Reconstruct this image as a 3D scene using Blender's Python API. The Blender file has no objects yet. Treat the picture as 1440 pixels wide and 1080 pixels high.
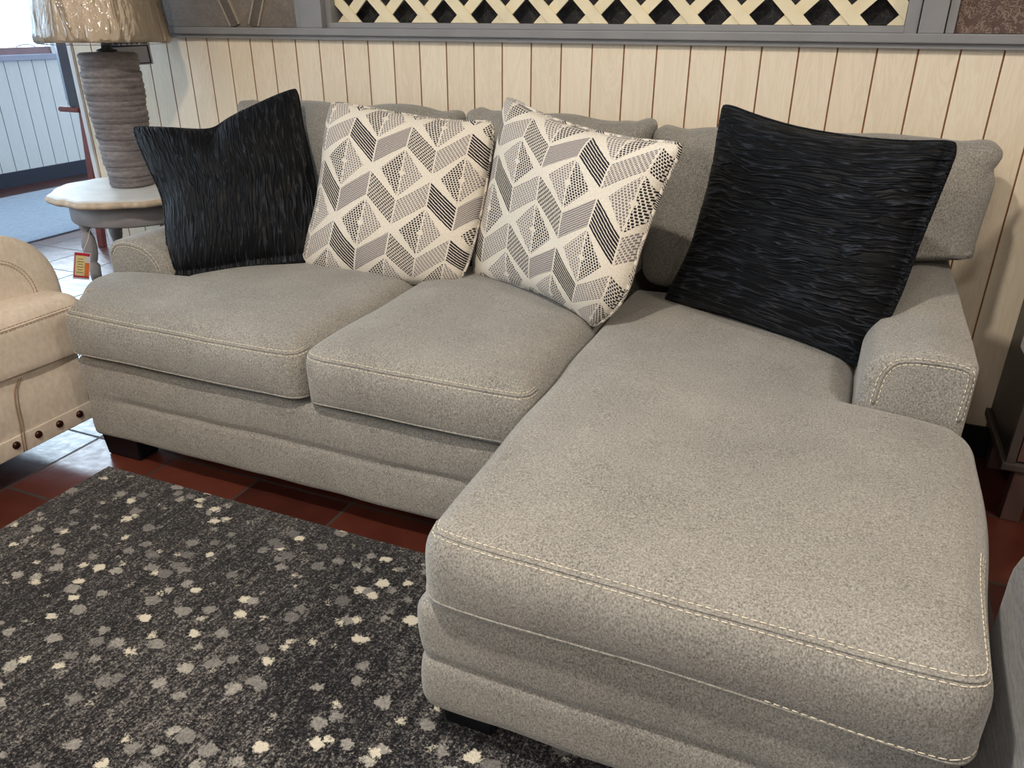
import bpy, bmesh, math, random
from mathutils import Vector, Matrix, noise
from mathutils.bvhtree import BVHTree
random.seed(7)
PI = math.pi
scn = bpy.context.scene
COL = scn.collection

# ------------------------------------------------------------------ objects
def tag(o, label=None, cat=None, group=None, kind=None):
    if label: o['label'] = label
    if cat: o['category'] = cat
    if group: o['group'] = group
    if kind: o['kind'] = kind
    return o
def empty(name, loc, label, cat, group=None):
    o = bpy.data.objects.new(name, None); COL.objects.link(o)
    o.location = loc; o.empty_display_size = .1
    return tag(o, label, cat, group)
def obj(name, bm, mats, parent=None, smooth=True, label=None):
    """world-space bmesh -> one mesh object (re-based on its parent's location)"""
    me = bpy.data.meshes.new(name)
    if not isinstance(mats, (list, tuple)): mats = [mats]
    off = Vector((0, 0, 0))
    p = parent
    while p is not None:
        off += p.location; p = p.parent
    if off.length: bmesh.ops.translate(bm, verts=bm.verts, vec=-off)
    bmesh.ops.recalc_face_normals(bm, faces=bm.faces)
    bm.to_mesh(me); bm.free()
    for m in mats: me.materials.append(m)
    for f in me.polygons: f.use_smooth = smooth
    o = bpy.data.objects.new(name, me); COL.objects.link(o)
    if parent: o.parent = parent
    if label: o['label'] = label
    return o
def struct(name, bm, mats, smooth=False):
    o = obj(name, bm, mats, smooth=smooth); o['kind'] = 'structure'; return o

# ------------------------------------------------------------------ geometry
def box(bm, x0, x1, y0, y1, z0, z1, mi=0, bevel=0):
    vs = [bm.verts.new(v) for v in ((x0,y0,z0),(x1,y0,z0),(x1,y1,z0),(x0,y1,z0),(x0,y0,z1),(x1,y0,z1),(x1,y1,z1),(x0,y1,z1))]
    fs = [bm.faces.new([vs[i] for i in q]) for q in ((0,3,2,1),(4,5,6,7),(0,1,5,4),(1,2,6,5),(2,3,7,6),(3,0,4,7))]
    for f in fs: f.material_index = mi
    if bevel:
        es = list({e for f in fs for e in f.edges})
        r = bmesh.ops.bevel(bm, geom=es, offset=bevel, segments=2, affect='EDGES', profile=.6)
        for f in r['faces']: f.material_index = mi
    return vs
def obox(bm, c, u, v, n, hu, hv, hn, bevel=0, mi=0):
    """oriented box: centre, unit axes, half sizes"""
    c, u, v, n = map(Vector, (c, u, v, n)); vs = []
    for k in (-1, 1):
        for a, b in ((-1,-1),(1,-1),(1,1),(-1,1)):
            vs.append(bm.verts.new(c + u*hu*a + v*hv*b + n*hn*k))
    fs = [bm.faces.new([vs[i] for i in q]) for q in ((0,3,2,1),(4,5,6,7),(0,1,5,4),(1,2,6,5),(2,3,7,6),(3,0,4,7))]
    for f in fs: f.material_index = mi
    if bevel:
        es = list({e for f in fs for e in f.edges})
        r = bmesh.ops.bevel(bm, geom=es, offset=bevel, segments=2, affect='EDGES')
        for f in r['faces']: f.material_index = mi
def axis_pts(a, b, r, n, k=6):
    out = [a + r*(1-math.cos(i/k*PI/2))*1.0 for i in range(k)]
    m = [a + r + (b-a-2*r)*i/n for i in range(n+1)]
    return out + m + [a+b-x for x in reversed(out)]
def rbox(x0, x1, y0, y1, z0, z1, r, nx=20, ny=20, nz=6, fn=None, k=6):
    bm = bmesh.new(); X = axis_pts(x0,x1,r,nx,k); Y = axis_pts(y0,y1,r,ny,k); Z = axis_pts(z0,z1,r,nz,k)
    lo = Vector((x0+r,y0+r,z0+r)); hi = Vector((x1-r,y1-r,z1-r)); cache = {}
    def V(i,j,l):
        key = (i,j,l)
        if key not in cache:
            p = Vector((X[i],Y[j],Z[l]))
            c = Vector([min(max(p[a],lo[a]),hi[a]) for a in range(3)])
            d = p-c
            if d.length > 1e-9: 
                q = c + d.normalized()*r
            else: q = p
            if fn: q = Vector(fn(q))
            cache[key] = bm.verts.new(q)
        return cache[key]
    a, b, c = len(X)-1, len(Y)-1, len(Z)-1
    for i in range(a):
        for j in range(b):
            for l in (0, c): bm.faces.new((V(i,j,l),V(i+1,j,l),V(i+1,j+1,l),V(i,j+1,l)))
    for i in range(a):
        for l in range(c):
            for j in (0, b): bm.faces.new((V(i,j,l),V(i+1,j,l),V(i+1,j,l+1),V(i,j,l+1)))
    for j in range(b):
        for l in range(c):
            for i in (0, a): bm.faces.new((V(i,j,l),V(i,j+1,l),V(i,j+1,l+1),V(i,j,l+1)))
    return bm
def sst(a, b, x):
    t = min(max((x-a)/(b-a), 0), 1); return t*t*(3-2*t)
def lump(p, amp, f=5, seed=0):
    n = noise.noise_vector(Vector(p)*f + Vector((seed*7.3, seed*3.1, seed)))
    return Vector(p) + n*amp
def lathe(bm, c, prof, n=32, fr=None, mi=0, capb=True, capt=True):
    rings = []
    for (r, z) in prof:
        ring = []
        for i in range(n):
            a = 2*PI*i/n; rr = fr(r, a, z) if fr else r
            ring.append(bm.verts.new((c[0]+rr*math.cos(a), c[1]+rr*math.sin(a), c[2]+z)))
        rings.append(ring)
    for A, B in zip(rings, rings[1:]):
        for i in range(n):
            f = bm.faces.new((A[i],A[(i+1)%n],B[(i+1)%n],B[i])); f.material_index = mi
    if capb: bm.faces.new(rings[0][::-1]).material_index = mi
    if capt: bm.faces.new(rings[-1]).material_index = mi
    return rings
def tube(bm, pts, r, n=6, mi=0, closed=False):
    pts = [Vector(p) for p in pts]; rings = []
    for i, p in enumerate(pts):
        t = (pts[min(i+1,len(pts)-1)]-pts[max(i-1,0)]).normalized()
        a = t.cross(Vector((0,0,1)))
        if a.length < .05: a = t.cross(Vector((0,1,0)))
        a.normalize(); b = t.cross(a)
        rings.append([bm.verts.new(p + (a*math.cos(2*PI*j/n)+b*math.sin(2*PI*j/n))*r) for j in range(n)])
    for A, B in zip(rings, rings[1:]):
        for i in range(n):
            bm.faces.new((A[i],A[(i+1)%n],B[(i+1)%n],B[i])).material_index = mi
    bm.faces.new(rings[0][::-1]).material_index = mi; bm.faces.new(rings[-1]).material_index = mi
def cr(pts, n):
    """Catmull-Rom resample of a point list to n+1 points"""
    P = [Vector(p) for p in pts]; P = [2*P[0]-P[1]] + P + [2*P[-1]-P[-2]]; out = []
    m = len(P)-3
    for i in range(n+1):
        t = i/n*m; k = min(int(t), m-1); t -= k
        a, b, c, d = P[k:k+4]
        out.append(.5*((2*b)+(c-a)*t+(2*a-5*b+4*c-d)*t*t+(3*b-a-3*c+d)*t**3))
    return out
def stitches(surf_bm, path, rows=(-.006, .006), up=Vector((0,0,1)), dash=.0085, gap=.0035, rad=.0009, ridge=True, wr=.0022):
    """dashes of thread laid on a cushion's surface along a path; returns (thread bmesh, welt bmesh)"""
    bmesh.ops.recalc_face_normals(surf_bm, faces=surf_bm.faces); surf_bm.normal_update()
    tree = BVHTree.FromBMesh(surf_bm); th = bmesh.new(); we = bmesh.new()
    P = cr(path, 400); L = [0]
    for a, b in zip(P, P[1:]): L.append(L[-1]+(b-a).length)
    def at(s):
        s = min(max(s,0),L[-1]); lo = 0; hi = len(L)-1
        while hi-lo > 1:
            m = (lo+hi)//2
            if L[m] <= s: lo = m
            else: hi = m
        t = (s-L[lo])/max(L[hi]-L[lo],1e-9); return P[lo].lerp(P[hi], t), (P[hi]-P[lo]).normalized()
    def snap(p, off, t):
        h = tree.find_nearest(p)
        side = h[1].cross(t).normalized()
        h = tree.find_nearest(h[0] + side*off)
        return h[0] + h[1]*rad*.4
    for off in rows:
        s = 0
        while s < L[-1]-dash:
            q = []
            for k in (0,.5,1):
                p, t = at(s+dash*k); q.append(snap(p, off, t))
            tube(th, q, rad, 5); s += dash+gap
    if ridge:
        q = []; n = int(L[-1]/.01)
        for i in range(n+1):
            p, t = at(L[-1]*i/n); q.append(snap(p, 0, t))
        tube(we, q, wr, 8)
    return th, we

# ------------------------------------------------------------------ node helper
class N:
    """tiny expression wrapper around shader math nodes"""
    def __init__(s, nt, sock): s.nt = nt; s.s = sock
    @staticmethod
    def _m(nt, op, *a, clamp=False):
        n = nt.nodes.new('ShaderNodeMath'); n.operation = op; n.use_clamp = clamp
        for i, x in enumerate(a):
            if isinstance(x, N): nt.links.new(x.s, n.inputs[i])
            else: n.inputs[i].default_value = x
        return N(nt, n.outputs[0])
    def __add__(s, o): return N._m(s.nt,'ADD',s,o)
    __radd__ = __add__
    def __sub__(s, o): return N._m(s.nt,'SUBTRACT',s,o)
    def __rsub__(s, o): return N._m(s.nt,'SUBTRACT',o,s)
    def __mul__(s, o): return N._m(s.nt,'MULTIPLY',s,o)
    __rmul__ = __mul__
    def __truediv__(s, o): return N._m(s.nt,'DIVIDE',s,o)
    def lt(s, o): return N._m(s.nt,'LESS_THAN',s,o)
    def gt(s, o): return N._m(s.nt,'GREATER_THAN',s,o)
    def abs(s): return N._m(s.nt,'ABSOLUTE',s)
    def floor(s): return N._m(s.nt,'FLOOR',s)
    def frac(s): return N._m(s.nt,'FRACT',s)
    def round(s): return N._m(s.nt,'ROUND',s)
    def pmod(s, o): return N._m(s.nt,'FLOORED_MODULO',s,o)
    def clamp(s): return N._m(s.nt,'ADD',s,0.0,clamp=True)
    def pow(s, o): return N._m(s.nt,'POWER',s,o)
    def maxi(s, o): return N._m(s.nt,'MAXIMUM',s,o)
class M:
    def __init__(s, name):
        s.m = bpy.data.materials.new(name); s.m.use_nodes = True; s.nt = s.m.node_tree
        s.b = s.nt.nodes['Principled BSDF']; s.out = s.nt.nodes['Material Output']
        s.tc = s.nt.nodes.new('ShaderNodeTexCoord')
    def link(s, a, b): s.nt.links.new(a.s if isinstance(a, N) else a, b)
    def coord(s, kind='Object', scale=(1,1,1), rot=(0,0,0), loc=(0,0,0)):
        mp = s.nt.nodes.new('ShaderNodeMapping'); s.nt.links.new(s.tc.outputs[kind], mp.inputs[0])
        mp.inputs['Scale'].default_value = scale; mp.inputs['Rotation'].default_value = rot; mp.inputs['Location'].default_value = loc
        return mp.outputs[0]
    def xyz(s, vec):
        n = s.nt.nodes.new('ShaderNodeSeparateXYZ'); s.nt.links.new(vec, n.inputs[0]); return [N(s.nt,o) for o in n.outputs]
    def noise(s, vec, scale, detail=2, rough=.5, dist=0):
        n = s.nt.nodes.new('ShaderNodeTexNoise'); s.nt.links.new(vec, n.inputs['Vector'])
        n.inputs['Scale'].default_value = scale; n.inputs['Detail'].default_value = detail
        n.inputs['Roughness'].default_value = rough; n.inputs['Distortion'].default_value = dist
        return N(s.nt, n.outputs['Fac'])
    def voro(s, vec, scale, rnd=1, feature='F1'):
        n = s.nt.nodes.new('ShaderNodeTexVoronoi'); n.feature = feature; s.nt.links.new(vec, n.inputs['Vector'])
        n.inputs['Scale'].default_value = scale; n.inputs['Randomness'].default_value = rnd; return n
    def ramp(s, fac, stops):
        n = s.nt.nodes.new('ShaderNodeValToRGB'); s.link(fac, n.inputs[0]); el = n.color_ramp.elements
        while len(el) > 1: el.remove(el[-1])
        el[0].position = stops[0][0]; el[0].color = (*stops[0][1],1)
        for p, c in stops[1:]:
            e = el.new(p); e.color = (*c,1)
        return n.outputs[0]
    def mix(s, fac, a, b, mode='MIX'):
        n = s.nt.nodes.new('ShaderNodeMix'); n.data_type = 'RGBA'; n.blend_type = mode
        for k, x in ((0,fac),(6,a),(7,b)):
            if isinstance(x, N): s.nt.links.new(x.s, n.inputs[k])
            elif isinstance(x, (int,float)): n.inputs[k].default_value = x
            elif isinstance(x, tuple): n.inputs[k].default_value = (*x,1)
            else: s.nt.links.new(x, n.inputs[k])
        return n.outputs[2]
    def bump(s, h, strength=.5, dist=.002, prev=None):
        n = s.nt.nodes.new('ShaderNodeBump'); n.inputs['Strength'].default_value = strength; n.inputs['Distance'].default_value = dist
        s.link(h, n.inputs['Height'])
        if prev is not None: s.nt.links.new(prev, n.inputs['Normal'])
        s.nt.links.new(n.outputs[0], s.b.inputs['Normal']); return n.outputs[0]
    def base(s, c):
        if isinstance(c, tuple): s.b.inputs['Base Color'].default_value = (*c,1)
        else: s.link(c, s.b.inputs['Base Color'])
    def set(s, **k):
        for a, v in k.items():
            i = s.b.inputs[a.replace('_',' ')]
            if isinstance(v, N): s.link(v, i)
            else: i.default_value = v
        return s
def lin(r, g, b):
    f = lambda c: (c/255/12.92) if c/255 <= .04045 else ((c/255+.055)/1.055)**2.4
    return (f(r), f(g), f(b))

def plain(name, rgb, rough=.6, nscale=8, var=.12, bump=.1, **k):
    m = M(name); c = lin(*rgb); n = m.noise(m.coord(), nscale, 4)
    m.base(m.ramp(n, [(.3, tuple(x*(1-var) for x in c)), (.7, tuple(min(x*(1+var),1) for x in c))]))
    m.set(Roughness=rough, **k)
    if bump: m.bump(m.noise(m.coord(), nscale*12, 3), bump, .001)
    return m.m
def fabric(name, a, b, scale=260, rough=.95, mott=.12, bump=.35, sheen=.25):
    m = M(name)
    n1 = m.noise(m.coord(scale=(1,1,1)), scale, 3, .65)
    n2 = m.noise(m.coord(scale=(1,1,.35)), scale*1.6, 2, .6)
    big = m.noise(m.coord(), 5.5, 4, .6)
    f = n1*.6 + n2*.4 + (big-.5)*mott*1.6
    m.base(m.ramp(f, [(.34, lin(*a)), (.5, tuple((x+y)/2 for x, y in zip(lin(*a), lin(*b)))), (.66, lin(*b))]))
    m.set(Roughness=rough, Sheen_Weight=sheen, Sheen_Roughness=.5, Specular_IOR_Level=.2)
    nb = m.bump(m.noise(m.coord(), 14, 3), .25, .006)
    m.bump(n1, bump, .0015, nb)
    return m.m

MAT = {}
MAT['sofa'] = fabric('greige_chenille', (92,90,85), (178,174,167), 300, mott=.10)
MAT['thread'] = plain('cream_thread', (226,216,196), .8, 40, .1, 0)
MAT['cream'] = fabric('cream_leather', (204,189,172), (222,210,196), 60, .7, mott=.25, bump=.15, sheen=.1)
MAT['cream_seam'] = plain('tan_thread', (150,120,96), .8, 40, .1, 0)
MAT['nail'] = plain('bronze_nail', (70,42,34), .28, 30, .3, 0, Metallic=.8)
MAT['black_leg'] = plain('black_leg', (14,15,22), .4, 20, .2, 0)
MAT['greyfab'] = None

def velvet():
    m = M('crushed_black_velvet'); uv = m.coord('UV')
    warp = m.noise(m.coord('UV', scale=(1,1,1)), 5, 2)
    u, v, _ = m.xyz(uv)
    cmb = m.nt.nodes.new('ShaderNodeCombineXYZ')
    m.link(u*4.0, cmb.inputs[0]); m.link((v + (warp-.5)*.05)*36.0, cmb.inputs[1])
    n = m.noise(cmb.outputs[0], 1.0, 1.6, .5, .12)
    ridge = 1.0 - ((n-.5)*9.5).abs().clamp()
    m.base(m.ramp(ridge, [(.0, lin(3,5,9)), (.7, lin(7,10,17)), (1, lin(42,46,55))]))  # pale stop paints the sheen of the crinkles into the colour
    m.set(Roughness=.55, Sheen_Weight=.03, Sheen_Roughness=.35, Specular_IOR_Level=.22)
    m.b.inputs['Sheen Tint'].default_value = (.75,.85,1,1)
    m.bump(ridge, .9, .006)
    return m.m
MAT['velvet'] = velvet()

def woven():
    m = M('woven_geometric'); uv = m.coord('UV'); u, v, _ = m.xyz(uv)
    wob = (m.noise(uv, 60, 1)-.5)
    u = u + wob*.004; v = v + (m.noise(m.coord('UV', loc=(3,1,0)), 50, 1)-.5)*.005
    W, H, A, T, v0, u0 = .335, .31, .135, .067, .785, .227
    q = (v0 - v)/H; k = q.round(); par = k.pmod(2.0)
    uu = (u-u0)/W + par*.5
    tri = ((uu+.5).frac()-.5).abs()*2.0
    d = v - (v0 - k*H) - (.5-tri)*A
    band = d.abs().lt(T)
    h = (uu*2.0).floor().pmod(4.0)
    # gaps at vertical joints
    joint = ((uu*2.0).frac()-.5).abs().lt(.475)
    line = (d/.0172).frac().lt(.68)
    row = (d/.0135).floor()
    dots = (d/.0135).frac().lt(.74)*((u/.0135 + row*.5).frac().lt(.70))
    thin = (d/.0125).frac().lt(.72)
    isg1 = h.lt(.5); isd1 = h.gt(.5)*h.lt(1.5); isg2 = h.gt(1.5)*h.lt(2.5); isd2 = h.gt(2.5)
    # h=3 lies just left of a peak; order: rising grey, falling dark
    gray = band*joint*(isd1*thin + isd2*dots)
    dark = band*joint*(isg1*line + isg2*dots)
    # diamonds between band k and band k+1
    k2 = q.floor(); par2 = k2.pmod(2.0); uu2 = (u-u0)/W + par2*.5
    du = ((uu2+.5).frac()-.5)*W; dv = v - (v0 - k2*H - H/2)
    dia = (du.abs()/.118 + dv.abs()/.135).lt(1.0)*((du.abs()+dv.abs()).gt(.02))
    r2 = (v/.0125).floor()
    s2 = ((u/.0165 + r2*.35).frac().lt(.66))*((v/.0125).frac().lt(.74))
    dl = dia*s2*du.lt(-.004); dr = dia*s2*du.gt(.004)
    dark = dark.maxi(dl); gray = gray.maxi(dr)
    cream = m.ramp(m.noise(uv, 140, 2), [(.3, lin(213,204,190)), (.7, lin(234,227,215))])
    c = m.mix(gray, cream, lin(128,121,122)); c = m.mix(dark, c, lin(40,38,46))
    m.base(c); m.set(Roughness=.95, Sheen_Weight=.15, Specular_IOR_Level=.15)
    nb = m.bump(m.noise(uv, 150, 2), .4, .0015)
    m.bump(dark.maxi(gray), .5, .0012, nb)
    return m.m
MAT['woven'] = woven()

def wood_panel(name, pitch, off, axis, a, b, grain=.5):
    m = M(name); p = m.coord(); x, y, z = m.xyz(p)
    s = x if axis == 'x' else y
    pid = ((s-off)/pitch).floor()
    cmb = m.nt.nodes.new('ShaderNodeCombineXYZ')
    m.link(s*9.0 + pid*3.7, cmb.inputs[0]); m.link(z*1.3 + pid*11.3, cmb.inputs[1]); m.link(pid, cmb.inputs[2])
    n = m.noise(cmb.outputs[0], 1.6, 5, .6, 1.2)
    rings = ((n*9.0).frac()-.5).abs()*2.0
    wn = m.nt.nodes.new('ShaderNodeTexWhiteNoise'); wn.noise_dimensions = '1D'; m.link(pid, wn.inputs['W'])
    f = rings*.35 + n*.45 + N(m.nt, wn.outputs['Value'])*.3
    mid = tuple((x+y)/2 for x, y in zip(lin(*a), lin(*b)))
    m.base(m.ramp(f, [(.15, lin(*a)), (.5, mid), (.95, lin(*b))]))
    m.set(Roughness=.5)
    return m.m
MAT['wain'] = wood_panel('pale_pine_panelling', .099, .223, 'x', (228,211,186), (245,233,212))
MAT['wain_left'] = wood_panel('white_panelling', .11, 4.476, 'y', (232,238,240), (246,248,248))
MAT['groove'] = plain('panel_groove', (150,104,68), .8, 30, .1, 0)
MAT['groove_left'] = plain('pale_groove', (120,128,136), .8, 30, .1, 0)
MAT['greytrim'] = plain('grey_painted_trim', (139,139,142), .5, 14, .06, .08)
MAT['navybase'] = plain('navy_baseboard', (40,46,66), .5, 14, .1, 0)
MAT['blackbase'] = plain('black_baseboard', (14,13,17), .5, 14, .1, 0)
MAT['lattice'] = plain('cream_lattice', (240,227,194), .55, 12, .08, .1)
MAT['whitepaint'] = plain('white_paint', (232,234,238), .5, 10, .04, .03)
MAT['ceil'] = plain('ceiling_paint', (206,198,186), .9, 3, .03, 0)
MAT['roomwall'] = plain('room_wall_paint', (196,188,176), .9, 3, .04, 0)

def stone(name, a, b, c, scale=14, vein=True):
    m = M(name); p = m.coord()
    n = m.noise(p, scale, 6, .65, .4); fine = m.noise(p, scale*14, 4, .7)
    col = m.ramp(n*.5+fine*.5, [(.3, lin(*a)), (.7, lin(*b))])
    if vein:
        vo = m.voro(p, scale*2.6, 1, 'DISTANCE_TO_EDGE')
        w = m.nt.nodes.new('ShaderNodeVectorMath'); w.operation = 'ADD'
        nn = m.nt.nodes.new('ShaderNodeTexNoise'); m.nt.links.new(p, nn.inputs['Vector']); nn.inputs['Scale'].default_value = scale*1.5
        sc = m.nt.nodes.new('ShaderNodeVectorMath'); sc.operation = 'SCALE'; m.nt.links.new(nn.outputs['Color'], sc.inputs[0]); sc.inputs['Scale'].default_value = .06
        m.nt.links.new(p, w.inputs[0]); m.nt.links.new(sc.outputs[0], w.inputs[1]); m.nt.links.new(w.outputs[0], vo.inputs['Vector'])
        e = N(m.nt, vo.outputs['Distance']).lt(.075)*m.noise(p, scale*1.6, 3).gt(.45)
        col = m.mix(e*.7, col, lin(*c))
    m.base(col); m.set(Roughness=.6); m.bump(fine, .6, .004)
    return m.m
MAT['stone_left'] = stone('grey_brown_stone', (92,84,80), (146,136,126), (170,160,150), 9, False)
MAT['stone_band'] = stone('dark_stone_band', (74,66,60), (116,106,96), (150,140,130), 12, False)
MAT['stone_edge'] = stone('light_stone_edge', (150,138,124), (180,168,152), (150,140,130), 12, False)
MAT['stone_right'] = stone('brown_marble', (72,54,48), (112,90,80), (160,140,126), 30, True)
MAT['stone_dark'] = stone('charcoal_stone', (18,18,22), (40,40,44), (62,60,58), 16, True)

def tiles():
    m = M('terracotta_tile'); p = m.coord(); x, y, z = m.xyz(p); T = .312
    row = ((y-1.167)/T).floor()
    a = (x+2.03)/T; b = (y-1.167)/T
    da = ((a+.5).frac()-.5).abs(); db = ((b+.5).frac()-.5).abs()
    wob = (m.noise(p, 14, 2)-.5)*.012
    g = (da+wob).lt(.016).maxi((db+wob).lt(.016))
    wn = m.nt.nodes.new('ShaderNodeTexWhiteNoise'); wn.noise_dimensions = '2D'
    cmb = m.nt.nodes.new('ShaderNodeCombineXYZ'); m.link(a.floor(), cmb.inputs[0]); m.link(b.floor(), cmb.inputs[1]); m.nt.links.new(cmb.outputs[0], wn.inputs['Vector'])
    f = N(m.nt, wn.outputs['Value'])*.5 + m.noise(p, 9, 5)*.6
    col = m.ramp(f, [(.2, lin(54,26,22)), (.55, lin(78,37,29)), (.95, lin(100,52,40))])
    m.base(m.mix(g, col, lin(62,50,46)))
    m.set(Roughness=m.noise(p, 30, 3)*.2 + .22 + g*.3, Specular_IOR_Level=.5)
    nb = m.bump(m.noise(p, 11, 4), .35, .006); m.bump(1.0-g, .6, .003, nb)
    return m.m
MAT['tile'] = tiles()

def rugmat():
    m = M('spotted_pile'); p = m.coord(); x, y, z = m.xyz(p)
    pile = m.noise(m.coord(scale=(1,1,1)), 210, 2, .75)
    mid = m.noise(m.coord(), 130, 3, .7)
    streak = m.noise(m.coord(scale=(14,1.6,1)), 4, 5, .65)
    fine = m.noise(m.coord(scale=(5,1,1)), 50, 3, .7)
    big = m.noise(m.coord(scale=(1,1,1)), 2.3, 3, .5)
    f = (pile-.5)*1.0 + (mid-.5)*.35 + (streak-.5)*.42 + (fine-.5)*.35 + (big-.5)*.22 + .55
    basec = m.ramp(f, [(.42, lin(12,12,16)), (.55, lin(40,39,43)), (.66, lin(92,89,88)), (.80, lin(150,146,141))])
    # spots
    w = m.nt.nodes.new('ShaderNodeVectorMath'); w.operation = 'ADD'
    nn = m.nt.nodes.new('ShaderNodeTexNoise'); m.nt.links.new(p, nn.inputs['Vector']); nn.inputs['Scale'].default_value = 75
    sc = m.nt.nodes.new('ShaderNodeVectorMath'); sc.operation = 'SCALE'; m.nt.links.new(nn.outputs['Color'], sc.inputs[0]); sc.inputs['Scale'].default_value = .022
    mp = m.coord(scale=(.92,1.12,0.0001))
    m.nt.links.new(mp, w.inputs[0]); m.nt.links.new(sc.outputs[0], w.inputs[1])
    fl = m.nt.nodes.new('ShaderNodeVectorMath'); fl.operation = 'MULTIPLY'; fl.inputs[1].default_value = (1,1,0); m.nt.links.new(w.outputs[0], fl.inputs[0])
    vo = m.voro(fl.outputs[0], 21, .85)
    cr_, cg, cb = m.xyz(vo.outputs['Color'])
    bold = m.noise(m.coord(loc=(4,9,0)), 1.7, 3, .6)
    # spots are denser and bolder towards the near end of the rug
    dens = (y*-.32 + .62 + (bold-.5)*1.3 + .12)
    spot = (((.35 + (cg-.5)*.14) - N(m.nt, vo.outputs['Distance']) + (pile-.5)*.30 + (mid-.5)*.2)*14.0).clamp()*cr_.lt(dens+.8)
    bright = (cb*.95 + .08 + (dens-.35)*.8).clamp()
    sc_ = m.ramp(bright + (pile-.5)*.8, [(.05, lin(104,102,102)), (.4, lin(158,155,150)), (.8, lin(220,213,196))])
    m.base(m.mix(spot*.95, basec, sc_)); m.set(Roughness=1.0, Specular_IOR_Level=.05, Sheen_Weight=.15)
    m.bump(pile*.7+mid*.6+spot*.25, .9, .006)
    return m.m
MAT['rug'] = rugmat()

def streaky(name, a, b, rough=.8, rot=0):
    m = M(name); n = m.noise(m.coord(scale=(6,1,6), rot=(.4,0,rot)), 22, 5, .7, .5)
    n2 = m.noise(m.coord(), 150, 2)
    m.base(m.ramp(n*.75+n2*.25, [(.35, lin(*a)), (.68, lin(*b))])); m.set(Roughness=rough, Sheen_Weight=.3); m.bump(n, .4, .003)
    return m.m
MAT['greyfab'] = streaky('blue_grey_plush', (78,82,92), (150,152,158))
MAT['mat'] = streaky('blue_grey_mat', (100,118,140), (148,166,186), .95)

def lampceramic():
    m = M('grey_washed_ceramic'); p = m.coord()
    n = m.noise(m.coord(scale=(1,1,7)), 6, 6, .7, .6); f = m.noise(m.coord(scale=(1,1,2)), 60, 4, .7)
    m.base(m.ramp(n*.65+f*.35, [(.3, lin(80,75,78)), (.5, lin(120,114,116)), (.7, lin(156,151,151))]))
    m.set(Roughness=.75); m.bump(n*.6+f*.4, .8, .006); return m.m
MAT['ceramic'] = lampceramic()
MAT['shade'] = fabric('linen_shade', (210,194,174), (228,214,196), 300, mott=.05)
def plastic():
    m = M('clear_plastic_wrap'); nt = m.nt
    tr = nt.nodes.new('ShaderNodeBsdfTransparent'); gl = nt.nodes.new('ShaderNodeBsdfGlossy'); gl.inputs['Roughness'].default_value = .08
    mx = nt.nodes.new('ShaderNodeMixShader'); fr = nt.nodes.new('ShaderNodeFresnel'); fr.inputs['IOR'].default_value = 1.6
    n = m.noise(m.coord(scale=(1,1,.35)), 16, 3, .55, .8)
    b = nt.nodes.new('ShaderNodeBump'); b.inputs['Strength'].default_value = 1; b.inputs['Distance'].default_value = .02
    m.link(n, b.inputs['Height']); nt.links.new(b.outputs[0], gl.inputs['Normal']); nt.links.new(b.outputs[0], fr.inputs['Normal'])
    nt.links.new(fr.outputs[0], mx.inputs[0]); nt.links.new(tr.outputs[0], mx.inputs[1]); nt.links.new(gl.outputs[0], mx.inputs[2])
    nt.links.new(mx.outputs[0], m.out.inputs['Surface']); return m.m
MAT['plastic'] = plastic()
def glass():
    m = M('window_glass'); nt = m.nt
    tr = nt.nodes.new('ShaderNodeBsdfTransparent'); gl = nt.nodes.new('ShaderNodeBsdfGlossy'); gl.inputs['Roughness'].default_value = .02
    n = m.noise(m.coord(), 2, 1); mx = nt.nodes.new('ShaderNodeMixShader'); m.link(n*.02+.05, mx.inputs[0])
    nt.links.new(tr.outputs[0], mx.inputs[1]); nt.links.new(gl.outputs[0], mx.inputs[2]); nt.links.new(mx.outputs[0], m.out.inputs['Surface']); return m.m
MAT['glass'] = glass()
MAT['tabletop'] = plain('whitewashed_top', (214,214,212), .45, 18, .08, .1)
MAT['tableedge'] = plain('distressed_edge', (196,178,158), .7, 40, .22, .4)
MAT['tablegrey'] = plain('grey_washed_wood', (150,146,148), .6, 16, .12, .2)
MAT['redwood'] = plain('red_brown_wood', (112,48,40), .45, 20, .2, .1)
MAT['darkframe'] = plain('slate_blue_frame', (84,96,118), .4, 20, .15, 0)
MAT['navycard'] = plain('navy_card', (30,46,84), .5, 20, .1, 0)
MAT['whitecard'] = plain('white_card', (214,216,224), .5, 20, .03, 0)
MAT['redcard'] = plain('red_card', (190,40,60), .5, 20, .1, 0)
MAT['yellowcard'] = plain('yellow_card', (236,214,150), .5, 20, .05, 0)
MAT['orangecard'] = plain('orange_card', (226,120,60), .5, 20, .1, 0)
MAT['textgrey'] = plain('faded_print', (120,124,110), .5, 20, .1, 0)
MAT['cabinet'] = plain('black_cabinet', (17,17,23), .35, 12, .2, .05)
MAT['cabframe'] = plain('taupe_frame', (66,58,56), .5, 12, .15, .1)
MAT['cableg'] = plain('brown_leg', (84,62,58), .45, 12, .15, .05)
MAT['brass'] = plain('dark_socket', (36,38,50), .4, 12, .1, 0)

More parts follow.
